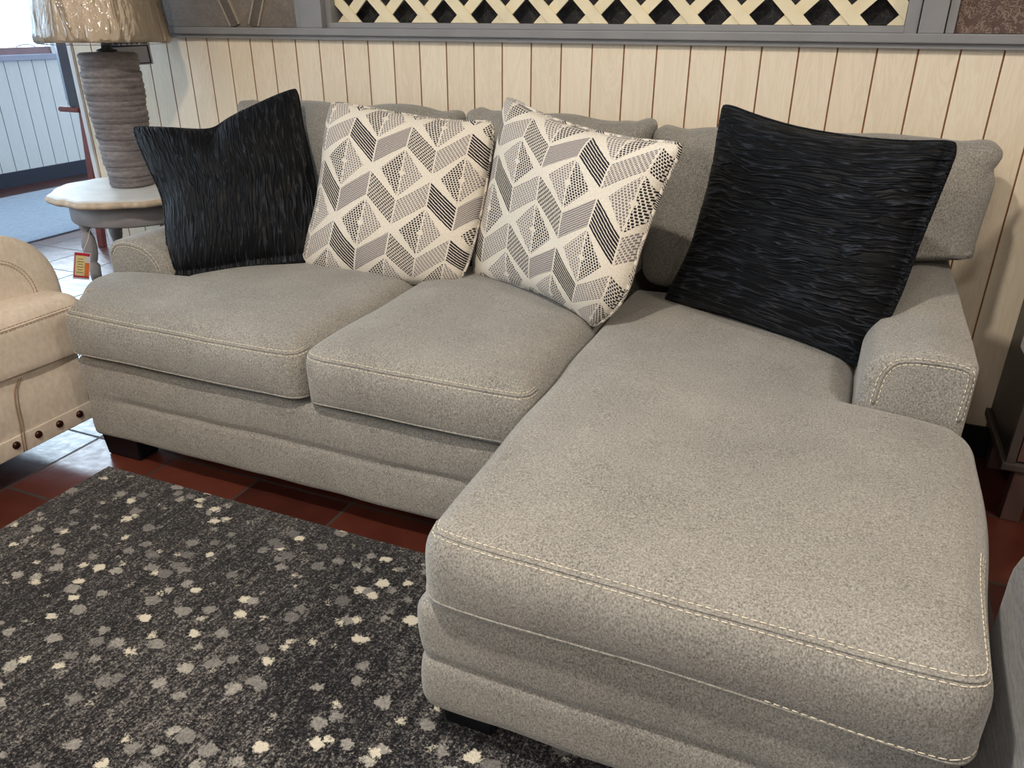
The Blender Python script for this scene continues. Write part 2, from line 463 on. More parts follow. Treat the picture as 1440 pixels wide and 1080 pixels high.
# ------------------------------------------------------------------ setting
WY = 2.45
bm = bmesh.new(); box(bm, -6.2, 3.6, -3.7, 8.2, -.1, 0); struct('floor', bm, MAT['tile'])
bm = bmesh.new(); box(bm, -6.2, 3.6, -3.7, 8.2, 2.75, 2.85); struct('ceiling', bm, MAT['ceil'])
def panelling(bm, s0, s1, pitch, off, z0, z1, face, back, axis, gw=.0022, gd=.003):
    """grooved boards as real profile; face/back are the depth coordinates"""
    sgn = 1 if back > face else -1
    P = [(s0, face)]; k = math.ceil((s0-off)/pitch+.02)
    while off + k*pitch < s1-.01:
        c = off + k*pitch; P += [(c-gw, face), (c-gw*.6, face+sgn*gd), (c+gw*.6, face+sgn*gd), (c+gw, face)]; k += 1
    P += [(s1, face)]
    def v(s, d, z): return bm.verts.new((s, d, z) if axis == 'x' else (d, s, z))
    lo = [v(s, d, z0) for s, d in P]; hi = [v(s, d, z1) for s, d in P]
    for i in range(len(P)-1):
        f = bm.faces.new((lo[i],lo[i+1],hi[i+1],hi[i]))
        f.material_index = 1 if (P[i][1] != face or P[i+1][1] != face) else 0
    a, b, c, d = v(s0,back,z0), v(s1,back,z0), v(s1,back,z1), v(s0,back,z1)
    bm.faces.new((a,b,c,d)); bm.faces.new((lo[0],a,d,hi[0])); bm.faces.new((lo[-1],b,c,hi[-1]))
    bm.faces.new(lo+[b,a]); bm.faces.new(hi+[c,d])
bm = bmesh.new()
panelling(bm, -2.95, 3.4, .09896, .223, .10, 1.14, WY, WY+.12, 'x')
struct('wall_back', bm, [MAT['wain'], MAT['groove']])
bm = bmesh.new(); box(bm, -2.96, 3.4, WY-.012, WY+.1, 0, .10); struct('baseboard_back', bm, MAT['blackbase'])
bm = bmesh.new(); box(bm, -2.975, -2.951, WY-.005, WY+.13, .0, 2.75, bevel=.003); struct('trim_1', bm, MAT['whitepaint'])
# upper wall: everything above the rail except the lattice opening
bm = bmesh.new()
box(bm, -2.95, -1.755, WY+.03, WY+.12, 1.14, 2.75); struct('wall_back_upper', bm, MAT['roomwall'])
bm = bmesh.new(); box(bm, .105, 3.4, WY+.03, WY+.12, 1.14, 2.75); struct('wall_back_upper', bm, MAT['roomwall'])
bm = bmesh.new(); box(bm, -1.755, .105, WY+.03, WY+.12, 2.3, 2.75); struct('wall_back_upper', bm, MAT['roomwall'])
bm = bmesh.new(); box(bm, -1.755, .105, WY+.121, WY+.2, 1.14, 2.75); struct('wall_back_upper', bm, MAT['roomwall'])
# rail
bm = bmesh.new()
box(bm, -2.96, 3.4, WY-.03, WY+.06, 1.150, 1.173, bevel=.003); box(bm, -2.96, 3.4, WY-.018, WY+.06, 1.136, 1.152, bevel=.002)
struct('trim_2', bm, MAT['greytrim'])
# posts, each with side beads
def post(n, x0, x1, y=WY-.012):
    bm = bmesh.new(); box(bm, x0, x1, y, WY+.06, 1.173, 2.75, bevel=.002)
    struct('trim_%d' % n, bm, MAT['greytrim'])
post(3, -1.815, -1.728); post(4, -1.842, -1.819, WY-.002)
post(5, .113, .173); post(6, .176, .197, WY-.002)
bm = bmesh.new(); box(bm, -1.727, -1.706, WY+.015, WY+.11, 1.173, 2.3); box(bm, .080, .110, WY-.002, WY+.11, 1.173, 2.3)
box(bm, -1.706, .080, WY-.004, WY+.11, 1.173, 1.190, bevel=.002); box(bm, -1.706, .080, WY, WY+.11, 2.27, 2.3)
struct('trim_7', bm, MAT['greytrim'])
# stone panels
bm = bmesh.new(); box(bm, -2.95, -1.844, WY+.012, WY+.028, 1.174, 2.7)
sp = obj('stone_panel', bm, MAT['stone_left'], smooth=False)
tag(sp, 'grey-brown speckled stone panel with dark V bands, left of the white lattice', 'wall panel')
for s, cx in ((-1, -2.115), (1, -2.035)):
    bm = bmesh.new(); d = Vector((s*.40, 0, .92)).normalized(); nrm = Vector((0,-1,0)); side = d.cross(nrm)
    c = Vector((cx, WY+.009, 1.176)) + d*.6
    obox(bm, c, side, d, nrm, .017, .6, .004)
    for q in (-1, 1): obox(bm, c + side*q*.020, side, d, nrm, .003, .6, .005, mi=1)
    bmesh.ops.bisect_plane(bm, geom=bm.verts[:]+bm.edges[:]+bm.faces[:], plane_co=(0,0,1.176), plane_no=(0,0,-1), clear_outer=True)
    obj('stone_band', bm, [MAT['stone_band'], MAT['stone_edge']], sp, smooth=False, label='darker stone band with pale edges')
bm = bmesh.new(); box(bm, .199, 3.3, WY+.012, WY+.028, 1.174, 2.7)
tag(obj('stone_panel', bm, MAT['stone_right'], smooth=False), 'brown marbled stone panel with pale squiggly veins, right of the lattice', 'wall panel')
bm = bmesh.new(); box(bm, -1.74, .09, WY+.095, WY+.115, 1.175, 2.3)
tag(obj('stone_panel', bm, MAT['stone_dark'], smooth=False), 'near-black stone panel showing through the gaps behind the lattice', 'wall panel')
# lattice
bm = bmesh.new(); pit = .1449; x_c = -1.5796; z_c = 1.2165
for lay, s in ((0, 1), (1, -1)):
    for i in range(-10, 24):
        d = Vector((s*1.0, 0, .98)).normalized(); side = Vector((d.z, 0, -d.x))
        # slat centre lines pass midway between diamond centres
        x = x_c + pit*(i+.5)
        c = Vector((x, WY+.05-.007*lay if s > 0 else WY+.043, z_c))
        obox(bm, c + d*.45, side, d, Vector((0,1,0)), .0168, 1.2, .0035)
for co, no in (((-1.705,0,0),(-1,0,0)), ((.079,0,0),(1,0,0)), ((0,0,1.191),(0,0,-1)), ((0,0,2.269),(0,0,1))):
    r = bmesh.ops.bisect_plane(bm, geom=bm.verts[:]+bm.edges[:]+bm.faces[:], plane_co=co, plane_no=no, clear_outer=True)
    bmesh.ops.holes_fill(bm, edges=[e for e in bm.edges if e.is_boundary], sides=0)
tag(obj('lattice_panel', bm, MAT['lattice'], smooth=False), 'cream diamond lattice panel set in the grey frame above the sofa', 'lattice')

# left wall with its windows
LX = -6.0
bm = bmesh.new(); panelling(bm, -3.6, 8.1, .118, 4.476, .10, .91, LX, LX-.12, 'y', .0028, .004)
struct('wall_left', bm, [MAT['wain_left'], MAT['groove_left']])
bm = bmesh.new(); box(bm, LX-.1, LX+.015, -3.6, 8.1, 0, .11); struct('baseboard_left', bm, MAT['navybase'])
bm = bmesh.new(); box(bm, LX-.12, LX+.03, -3.6, 8.1, .905, .945, bevel=.004)
struct('trim_8', bm, plain('lilac_sill_paint', (176,182,206), .5, 10, .04, 0))
bm = bmesh.new(); box(bm, LX-.12, LX, -3.6, 8.1, 2.5, 2.75)
for y in (-3.6, -.4, 7.9): box(bm, LX-.12, LX, y, y+.2, .945, 2.5)
struct('wall_left_upper', bm, MAT['roomwall'])
wn = 0
for y0, y1 in ((-.2, 1.55), (1.61, 4.80), (4.86, 7.9)):
    wn += 1; bm = bmesh.new(); box(bm, LX-.08, LX-.02, y0, y1, .945, .995); box(bm, LX-.08, LX-.02, y0, y1, 2.46, 2.5)
    w = struct('window_%d' % wn, bm, plain('mauve_sash_%d' % wn, (150,120,124), .5, 14, .1, 0))
    bm = bmesh.new(); box(bm, LX-.09, LX-.01, y1, y1+.06, .945, 2.5); obj('window_mullion', bm, MAT['whitepaint'], w, smooth=False)
    bm = bmesh.new(); box(bm, LX-.055, LX-.045, y0, y1, .995, 2.46); obj('pane', bm, MAT['glass'], w, smooth=False)
    if wn == 2:
        bm = bmesh.new(); tube(bm, [(LX-.012,4.50,1.0),(LX-.0,4.53,1.012),(LX,4.58,1.018),(LX,4.63,1.010),(LX-.01,4.66,1.0)], .006)
        obj('window_handle', bm, MAT['whitepaint'], w)
bm = bmesh.new(); box(bm, -6.1, 3.5, 8.1, 8.2, 0, .5); box(bm, -6.1, 3.5, 8.1, 8.2, 2.6, 2.75)
for x in (-6.1, -2.6): box(bm, x, x+.3, 8.1, 8.2, .5, 2.6)
box(bm, .6, 3.5, 8.1, 8.2, .5, 2.6)
struct('wall_far', bm, MAT['roomwall'])
for x0, x1 in ((-5.8,-2.6), (-2.3,.6)):  # unseen windows, added to bring more daylight onto the left wall
    wn += 1; bm = bmesh.new(); box(bm, x0, x1, 8.12, 8.18, .5, .56); box(bm, x0, x1, 8.12, 8.18, 2.54, 2.6)
    w = struct('window_%d' % wn, bm, MAT['whitepaint'])
    bm = bmesh.new(); box(bm, x0, x1, 8.145, 8.155, .56, 2.54); obj('pane', bm, MAT['glass'], w, smooth=False)
bm = bmesh.new(); box(bm, 3.4, 3.5, -3.6, 8.1, 0, 2.75); struct('wall_right', bm, MAT['roomwall'])
bm = bmesh.new(); box(bm, -6.1, 3.5, -3.7, -3.6, 0, 2.75); struct('wall_front', bm, MAT['roomwall'])

# ------------------------------------------------------------------ rug and mat
bm = rbox(-1.848, .62, -.85, 1.352, .0005, .0115, .004, 40, 40, 1, k=2)
tag(obj('area_rug', bm, MAT['rug']), 'charcoal area rug scattered with cream and grey spots, in front of the sofa', 'rug')
bm = rbox(-5.65, -4.36, 2.2, 4.95, .0005, .009, .003, 6, 6, 1, k=2)
tag(obj('floor_mat', bm, MAT['mat']), 'blue-grey floor mat lying on the tiles below the window', 'mat')

# ------------------------------------------------------------------ sectional sofa
SF = empty('sectional_sofa', (-.85, 1.9, 0), 'light grey two-seat sofa with a right-hand chaise, along the panelled wall', 'sofa')
S = MAT['sofa']
def groove(z, zc, dep=.007, w=.007): return dep*math.exp(-((z-zc)/w)**2)
def f_base_sofa(p):
    x, y, z = p
    if y < 1.5:
        bulge = .005*(math.sin(PI*min(max((z-.08)/.125,0),1)) if z < .213 else math.sin(PI*min(max((z-.213)/.125,0),1)))
        y += groove(z, .213)*sst(-1.84,-1.76,x) - bulge
        z += .004*math.sin(x*9)*sst(.2,.3,z)
    x += -.13*sst(1.45,1.75,y)*sst(-1.6,-1.9,x) if x < -1.5 else 0
    return lump((x,y,z), .004, 6, 1)
obj('sofa_base', rbox(-1.925, -.50, 1.392, 2.36, .08, .329, .018, 46, 12, 22, f_base_sofa, 4), S, SF)
def f_base_ch(p):
    x, y, z = p
    bulge = .005*(math.sin(PI*min(max((z-.075)/.125,0),1)) if z < .20 else math.sin(PI*min(max((z-.20)/.14,0),1)))
    if y < 1.0: y += groove(z, .198) - bulge
    if x < -.4: x += groove(z, .198)*.7 - bulge
    if x > .1: x -= groove(z, .198)*.7 - bulge
    return lump((x,y,z), .005, 6, 2)
obj('chaise_base', rbox(-.545, .272, .880, 2.34, .075, .326, .032, 26, 34, 22, f_base_ch, 5), S, SF)

def puff(x0,x1,y0,y1,z0,z1, crown, bul, xl=None, xr=None, seed=1, amp=.006, sag=0):
    xc, yc = (x0+x1)/2, (y0+y1)/2
    def f(p):
        x, y, z = p; s = (x-xc)/(x1-x0)*2; t = (y-yc)/(y1-y0)*2
        rr = .045; z = z0+(z-z0)*.2 if z < z0+rr else z0+rr*.2+(z-z0-rr)/(z1-z0-rr)*(z1-z0-rr*.2)
        w = (z-z0)/(z1-z0)
        a = (1-min(abs(s),1)**4)*(1-min(abs(t),1)**4)
        z += crown*a*w - .02*a*(1-w)
        e = math.sin(PI*min(max(w,0),1))
        y -= bul*e*(1-min(abs(s),1)**6)*(1 if t < -.8 else 0)*sst(-.8,-1,t)
        x += math.copysign(bul*.5*e*(1-min(abs(t),1)**6)*sst(.85,1,abs(s)), s)
        if sag: z -= sag*sst(-.2,-1,t)*abs(s)**2*(1-w)
        L, R = (xl(y) if xl else x0), (xr(y) if xr else x1)
        x = L + (x-x0)/(x1-x0)*(R-L)
        return lump((x,y,z), amp, 4.5, seed)
    return f
def cushion(name, bm, path, parent, rows=(-.0065,.0065), extra=None, low=None):
    th, we = stitches(bm, path, rows)
    shade_welt = stitches(bm, low, (), wr=.0018)[1]  # added lower piping, stands in for the shadow line under the cushion
    t2 = stitches(bm, extra, (0,), ridge=False)[0] if extra else None
    o = obj(name, bm, S, parent)
    if t2: obj('seam_stitching', t2, MAT['thread'], o, label='cream single stitching at the lower edge')
    obj('seam_welt', we, S, o); obj('seam_welt', shade_welt, S, o)
    obj('seam_stitching', th, MAT['thread'], o, label='cream double stitching')
    return o
# left seat cushion: wraps in front of the left arm
xl1 = lambda y: -1.925 - .125*sst(1.40,1.60,y) + .245*sst(1.645,1.69,y)
bm = rbox(-1.93,-1.128,1.372,2.16,.346,.492,.045, 40,44,4, puff(-1.93,-1.128,1.372,2.16,.346,.492,.022,.012,xl=xl1,seed=3))
cushion('seat_cushion', bm, [(-1.93,1.50,.476),(-1.915,1.392,.474),(-1.88,1.372,.476),(-1.6,1.362,.478),(-1.3,1.362,.478),(-1.18,1.366,.478),(-1.15,1.374,.478),(-1.133,1.392,.478),(-1.128,1.43,.479)], SF, low=[(-1.95,1.46,.356),(-1.93,1.40,.356),(-1.89,1.372,.356),(-1.6,1.364,.356),(-1.2,1.364,.356),(-1.15,1.372,.356),(-1.13,1.40,.356)])
bm = rbox(-1.124,-.532,1.372,2.16,.346,.494,.04, 34,40,4, puff(-1.124,-.532,1.372,2.16,.346,.494,.022,.012,seed=5))
cushion('seat_cushion', bm, [(-1.12,1.40,.478),(-1.09,1.372,.478),(-.95,1.364,.479),(-.7,1.364,.479),(-.58,1.366,.479),(-.55,1.374,.479),(-.533,1.392,.479),(-.531,1.43,.479)], SF, low=[(-1.122,1.41,.356),(-1.10,1.378,.356),(-1.05,1.366,.356),(-.62,1.366,.356),(-.56,1.374,.356),(-.535,1.40,.356)])
# chaise cushion: wraps in front of the right arm
xr3 = lambda y: .283 + .035*sst(.9,1.46,y) - .222*sst(1.525,1.565,y)
bm = rbox(-.522,.283,.856,2.17,.348,.492,.045, 44,70,4, puff(-.522,.283,.856,2.17,.348,.492,.02,.012,xr=xr3,seed=8,sag=.02))
cushion('chaise_cushion', bm, [(-.517,.90,.488),(-.49,.862,.488),(-.3,.852,.487),(0,.848,.483),(.2,.852,.478),(.262,.866,.476),(.289,.90,.478),(.297,1.0,.480),(.302,1.15,.482)], SF,
        extra=[(.02,.850,.358),(.15,.855,.350),(.25,.868,.350),(.283,.91,.352)],
        low=[(-.52,1.2,.357),(-.52,.91,.357),(-.49,.86,.357),(-.3,.846,.354),(0,.842,.350),(.2,.848,.345),(.262,.862,.343),(.286,.91,.343),(.295,1.1,.345)])
# arms
def arm(x0, x1, yf, yb, z0, z1, inner, r_in, r_out, path):
    bm = bmesh.new()
    prof = []
    # profile from bottom outer, over the top, to bottom inner
    so = -1 if inner > 0 else 1           # outer side sign
    xo, xi = (x0, x1) if inner > 0 else (x1, x0)
    prof.append((xo, z0)); prof.append((xo, (z0+z1-r_out)/2))
    for i in range(9):
        a = PI/2*i/8; prof.append((xo - so*r_out*(1-math.cos(a)), z1-.012-r_out+r_out*math.sin(a)))
    for i in range(1,8):
        t = i/8; xa = xo - so*r_out; xb = xi + so*r_in
        prof.append((xa+(xb-xa)*t, z1-.012+.012*math.sin(PI*t)*1.0))
    for i in range(13):
        a = PI/2*i/12; prof.append((xi + so*r_in*(1-math.sin(a)), z1-.012-r_in*1.1+r_in*1.1*math.cos(a)))
    prof += [(xi, (z0+z1-r_in)/2), (xi, z0)]
    cx = (x0+x1)/2; cz = (z0+z1)/2; rings = []
    ys = [(yf, .022), (yf+.0025, .012), (yf+.007, .005), (yf+.014, .001), (yf+.022, 0)] + [(yf+.022+(yb-yf-.022)*i/24, 0) for i in range(1,25)]
    for y, ins in ys:
        ring = []
        for (x, z) in prof:
            dx, dz = x-cx, z-cz
            X = x - math.copysign(min(ins,abs(dx)), dx)*min(abs(dx)/((x1-x0)/2),1); Z = z - (ins if z > z1-r_in else 0)*max(0,min(1,(z-cz)/(z1-cz)))
            t = (y-yf)/(yb-yf); Z += .012*t*sst(cz, z1, z)
            ring.append(bm.verts.new(lump((X,y,Z), .004, 5, 4)))
        rings.append(ring)
    for A, B in zip(rings, rings[1:]):
        for i in range(len(A)-1): bm.faces.new((A[i],A[i+1],B[i+1],B[i]))
    bm.faces.new(rings[0]); bm.faces.new(rings[-1][::-1])
    bm.normal_update()
    bmesh.ops.recalc_face_normals(bm, faces=bm.faces)
    th, we = stitches(bm, path)
    o = obj('armrest', bm, S, SF)
    obj('seam_welt', we, S, o); obj('seam_stitching', th, MAT['thread'], o, label='cream double stitching')
arm(.098, .298, 1.556, 2.36, .10, .632, -1, .062, .018,
    [(.129,1.557,.51),(.131,1.557,.54),(.136,1.557,.575),(.152,1.557,.600),(.18,1.557,.610),(.22,1.557,.612),(.255,1.557,.611),(.279,1.557,.605),(.285,1.557,.592),(.286,1.557,.56),(.284,1.557,.50)])
arm(-2.055, -1.808, 1.672, 2.36, .10, .600, 1, .085, .05,
    [(-2.032,1.673,.548),(-2.01,1.673,.573),(-1.97,1.673,.581),(-1.92,1.673,.576),(-1.885,1.673,.560),(-1.862,1.673,.535),(-1.850,1.673,.50)])
# back frame
obj('sofa_back', rbox(-2.05, .30, 2.30, 2.425, .10, .80, .03, 30, 4, 12, lambda p: lump(p,.004,5,6)), S, SF)
# back cushions (lean back, knife-edged ears)
def backcush(x0, x1, z0, z1, seed, notchl=None, notchr=None, ear=.02):
    y0, y1 = 2.125, 2.31; xc = (x0+x1)/2; zc = (z0+z1)/2
    def f(p):
        x, y, z = p; s = (x-xc)/(x1-x0)*2; t = (z-zc)/(z1-z0)*2
        b = max(0,(1-min(abs(s),1)**3))*max(0,(1-min(abs(t),1)**3))
        c = (y-(y0+y1)/2)/((y1-y0)/2)
        pin = 1-.55*max(abs(s)**5, abs(t)**6 if t > 0 else 0)
        yy = (y0+y1)/2 + c*((y1-y0)/2)*pin + c*.02*b
        corner = sst(.80,1,abs(s))*sst(.70,1,t)
        x += math.copysign(ear*.6*corner, s); z += ear*.5*corner - .005*sst(.0,1,t)*math.exp(-((abs(s)-.80)/.08)**2)
        z += .004*math.sin(s*7+seed)*sst(.6,1,t)
        x -= math.copysign(.010*math.exp(-((t-.72)/.08)**2), s)*sst(.9,1,abs(s))
        if notchr and x > notchr: z = max(z, 0) if z > .66 else .655+(z-z0)*.03/.16
        if notchl and x < notchl: z = max(z, 0) if z > .63 else .625+(z-z0)*.03/.16
        yy += (z-.5)*.17
        return lump((x,yy,z), .014, 5, seed)
    return rbox(x0, x1, y0, y1, z0, z1, .045, 40, 6, 24, f, 6)
obj('back_cushion', backcush(-1.985, -1.135, .50, .945, 11, notchl=-1.80), S, SF)
obj('back_cushion', backcush(-1.105, -.515, .50, .945, 14), S, SF)
obj('back_cushion', backcush(-.505, .335, .50, .935, 17, notchr=.10), S, SF)
for x, y, w in ((-1.86,1.455,.075), (-1.88,2.25,.06), (-.47,.955,.055), (.19,.955,.055), (.22,2.25,.05), (-.60,2.2,.05)):
    bm = bmesh.new(); z0 = .0125 if y < 1.3 else .0
    obox(bm, (x,y,(z0+.09)/2), (1,0,0), (0,1,0), (0,0,1), w, .04, (.09-z0)/2, .004)
    for v in bm.verts:
        if v.co.z < .04: v.co.x = x + (v.co.x-x)*.86; v.co.y = y + (v.co.y-y)*.9
    obj('leg', bm, MAT['black_leg'], SF, smooth=False, label='black tapered block leg')

# ------------------------------------------------------------------ scatter cushions
def pillow(name, O, U, V, edges, thick, mat, label, rot=False, flange=None, swap=False, wr=.0, seed=0, back=1.0, nn=110, group=None, chop=None, cround=.035):
    O, U, V = Vector(O), Vector(U), Vector(V); Nn = U.cross(V).normalized()
    n = nn; E = {k: cr([(a,b,0) for a, b in e], n) for k, e in edges.items()}
    B, T, L, R = E['bottom'], E['top'], E['left'], E['right']
    c00, c10, c01, c11 = B[0], B[n], T[0], T[n]
    root = O + U*((c00.x+c10.x)/2) + V*((c00.y+c10.y)/2)
    bm = bmesh.new(); uvl = bm.loops.layers.uv.new('UVMap')
    def prof(s, lo, hi):   # 0 at the edges, 1 in the middle
        a = min(max((s-lo)/(hi-lo), 0), 1); a = 2*a-1
        return max(0, 1-abs(a)**2.4)
    fl = {'left':0,'right':1,'bottom':0,'top':1}
    fw = .035
    u0 = fw if flange and 'left' in flange else 0; u1 = 1-fw if flange and 'right' in flange else 1
    v0 = fw if flange and 'bottom' in flange else 0; v1 = 1-fw if flange and 'top' in flange else 1
    def pt(i, j, side):
        u, v = i/n, j/n
        s_, t_ = 2*u-1, 2*v-1; cr_f = 1-cround*(abs(s_)*abs(t_))**9
        p = B[i]*(1-v)+T[i]*v + L[j]*(1-u)+R[j]*u - (c00*(1-u)*(1-v)+c10*u*(1-v)+c01*(1-u)*v+c11*u*v)
        mid = (c00+c10+c01+c11)/4; p = mid + (p-mid)*cr_f
        h = (prof(u,u0,u1)*prof(v,v0,v1))**.52*thick*(1.0 if side > 0 else back)
        h += .005
        if chop:
            for (cu, cv, r, dep) in chop: h -= dep*math.exp(-(((u-cu)/r)**2+((v-cv)/(r*1.6))**2))*(prof(u,u0,u1)*prof(v,v0,v1))**.3
        q = O + U*p.x + V*p.y
        k = noise.noise(Vector((p.x*5+seed, p.y*5, side*3.0)))*.010 + noise.noise(Vector((p.x*14+seed, p.y*14, side*5.0)))*.003
        h += k*min(1, h/.03)
        if wr:
            a, b = (p.y, p.x) if swap else (p.x, p.y)
            wv = noise.noise(Vector((a*9+seed, b*75 + 2.2*noise.noise(Vector((a*6,b*6,seed))), side)))
            h += wr*(1-abs(wv)*2.6)*min(1, h/.02)
        return q + Nn*h*side
    for side in (1, -1):
        G = [[bm.verts.new(pt(i,j,side)) for j in range(n+1)] for i in range(n+1)]
        for i in range(n):
            for j in range(n):
                f = bm.faces.new((G[i][j],G[i+1][j],G[i+1][j+1],G[i][j+1]))
                for lp, (a, b) in zip(f.loops, ((i,j),(i+1,j),(i+1,j+1),(i,j+1))):
                    a, b = a/n, b/n
                    if rot: a, b = 1-a, 1-b
                    if swap: a, b = b, a
                    lp[uvl].uv = (a, b)
        if side == 1: G0 = G
    ring = [(i,0) for i in range(n)]+[(n,j) for j in range(n)]+[(i,n) for i in range(n,0,-1)]+[(0,j) for j in range(n,0,-1)]
    for (a, b), (c, d) in zip(ring, ring[1:]+ring[:1]):
        f = bm.faces.new((G0[a][b],G0[c][d],G[c][d],G[a][b]))
        for lp, (i, j) in zip(f.loops, ((a,b),(c,d),(c,d),(a,b))):
            i, j = i/n, j/n
            if rot: i, j = 1-i, 1-j
            if swap: i, j = j, i
            lp[uvl].uv = (i, j)
    for f in bm.faces: f.smooth = True
    t = empty(name, root, label, 'cushion', group)
    obj('pillow_cover', bm, mat, t)
    # piped edge
    bp = bmesh.new(); pts = []
    for (a, b) in ring + ring[:1]:
        pts.append((G_pt(O,U,V,B,T,L,R,c00,c10,c01,c11,a/n,b/n,n)))
    tube(bp, pts, .0055, 6)
    uvp = bp.loops.layers.uv.new('UVMap')
    for f in bp.faces:
        for lp in f.loops: lp[uvp].uv = ((lp.vert.co.x*3) % 1, (lp.vert.co.z*3) % 1)
    obj('edge_seam', bp, mat, t)
    return t
def G_pt(O,U,V,B,T,L,R,c00,c10,c01,c11,u,v,n):
    i, j = round(u*n), round(v*n)
    p = B[i]*(1-v)+T[i]*v + L[j]*(1-u)+R[j]*u - (c00*(1-u)*(1-v)+c10*u*(1-v)+c01*(1-u)*v+c11*u*v)
    mid = (c00+c10+c01+c11)/4; p = mid + (p-mid)*(1-.035*(abs(2*u-1)*abs(2*v-1))**9)
    return O + U*p.x + V*p.y
pillow('throw_pillow', (-1.809,1.69,.49), (.8145,.5802,0), (-.3115,.4372,.8437), dict(
   bottom=[(-.019,0),(.108,.009),(.234,.024),(.431,.03)], right=[(.431,.03),(.435,.207),(.424,.361),(.408,.492),(.404,.608)],
   top=[(-.099,.486),(.014,.476),(.122,.471),(.184,.507),(.273,.555),(.391,.611)], left=[(-.019,0),(-.017,.137),(-.022,.25),(-.059,.365),(-.099,.486)]),
   .075, MAT['velvet'], 'black crinkled velvet pillow with a dented top, against the left arm', swap=True, flange=('bottom',), wr=.0016, seed=3, back=.5, nn=150,
   chop=[(.42,1.0,.10,.05),(.0,.52,.10,.03)])
pillow('throw_pillow', (-1.534,1.932,.5), (.9984,.0565,0), (-.0174,.3071,.9515), dict(
   bottom=[(-.003,.004),(.124,-.012),(.274,-.016),(.417,-.014),(.549,.002)], right=[(.549,.002),(.574,.102),(.592,.225),(.601,.346),(.607,.464)],
   top=[(.068,.5),(.204,.482),(.346,.467),(.483,.457),(.607,.464)], left=[(-.003,.004),(.035,.14),(.055,.271),(.062,.399),(.068,.5)]),
   .085, MAT['woven'], 'upright cream pillow woven with grey zigzags and diamonds, next to the left black pillow', seed=6, back=.5)
pillow('throw_pillow', (-.99,2.05,.49), (.8793,-.4763,0), (.1001,.1848,.9777), dict(
   bottom=[(-.01,.006),(.185,.028),(.338,.034),(.455,.02),(.536,-.004)], right=[(.536,-.004),(.603,.094),(.622,.221),(.648,.359),(.686,.473)],
   top=[(.025,.53),(.183,.493),(.355,.472),(.528,.464),(.686,.473)], left=[(-.01,.006),(.016,.156),(.036,.304),(.034,.423),(.025,.53)]),
   .085, MAT['woven'], 'tilted cream pillow woven with grey zigzags, its lower corner pointing at the chaise', rot=True, seed=9, back=.5)
pillow('throw_pillow', (-.408,2.045,.49), (.8825,-.4703,0), (.1014,.1902,.9765), dict(
   bottom=[(.003,.007),(.163,.024),(.293,.027),(.433,.023),(.526,.018),(.585,.005)], right=[(.585,.005),(.612,.174),(.618,.298),(.627,.418),(.634,.506)],
   top=[(.043,.536),(.143,.513),(.267,.495),(.411,.488),(.537,.492),(.634,.506)], left=[(.003,.007),(.051,.145),(.063,.278),(.063,.414),(.043,.536)]),
   .085, MAT['velvet'], 'large black crinkled velvet pillow leaning on the right arm of the chaise', flange=('right',), wr=.0016, seed=12, back=.5, nn=150)

# ------------------------------------------------------------------ side table, lamp
TC = Vector((-2.415, 2.13, 0)); TZ = .64
tb = empty('side_table', TC, 'round pale side table with scalloped top and turned legs, left of the sofa', 'table')
def scal(r, a, z):
    return r*(1 + .06*abs(math.sin(4*a+.5))**.8 - .012*math.cos(16*a)*(1 if r > .2 else 0))
bm = bmesh.new()
lathe(bm, (TC.x,TC.y,0), [(.247,TZ-.030),(.262,TZ-.027),(.268,TZ-.016),(.262,TZ-.009),(.258,TZ-.005)], 128, scal, mi=1, capt=False)
lathe(bm, (TC.x,TC.y,0), [(.258,TZ-.005),(.250,TZ-.001),(.23,TZ),(.12,TZ),(.01,TZ)], 128, scal, mi=0, capb=False)
bmesh.ops.remove_doubles(bm, verts=bm.verts, dist=.0003)
obj('tabletop', bm, [MAT['tabletop'], MAT['tableedge']], tb)
bm = bmesh.new(); lathe(bm, (TC.x,TC.y,0), [(.214,TZ-.105),(.218,TZ-.100),(.218,TZ-.030)], 64)
obj('apron', bm, MAT['tablegrey'], tb)
for i in range(4):
    a = PI/2*i - 1.83; c = (TC.x+.195*math.cos(a), TC.y+.195*math.sin(a), 0)
    bm = bmesh.new()
    lathe(bm, c, [(.010,0),(.013,.01),(.012,.03),(.015,.20),(.019,.36),(.021,.385),(.013,.395),(.017,.405),(.023,.43),(.0255,.455),(.023,.485),(.016,.505),(.014,.515),(.020,.522),(.020,.57)], 24)
    obj('leg', bm, MAT['tablegrey'], tb)
LC = Vector((-2.43, 2.155, TZ+.001))
lp = empty('table_lamp', LC, 'table lamp with ribbed grey column base and plastic-wrapped beige shade, on the scalloped table', 'lamp')
bm = bmesh.new(); prof = []; zz = 0; ribs = 24; Hh = .448
rnd = [random.uniform(-.0025,.0025) for _ in range(ribs+1)]
for k in range(ribs):
    z0 = Hh*k/ribs; z1 = Hh*(k+1)/ribs; t_ = (k+1)/ribs; r = .076 + .021*math.sin(PI*.5*min(1,t_*1.25)) - .004*max(0,t_-.8) + rnd[k]
    prof += [(r-.0015, z0+.001), (r, z0+.005), (r+.0005, (z0+z1)/2), (r, z1-.004), (r-.002, z1-.001)]
prof += [(.090, Hh), (.085, Hh+.004), (.03, Hh+.006)]
def frr(r, a, z): return r + .0035*noise.noise(Vector((math.cos(a)*1.5, math.sin(a)*1.5, z*30))) + .002*noise.noise(Vector((math.cos(a)*6, math.sin(a)*6, z*60)))
lathe(bm, LC, prof, 72, frr)
obj('lamp_base', bm, MAT['ceramic'], lp)
bm = bmesh.new(); lathe(bm, LC, [(.032,Hh+.004),(.034,Hh+.012),(.016,Hh+.018),(.014,Hh+.05),(.022,Hh+.055),(.022,Hh+.10),(.008,Hh+.11)], 20)
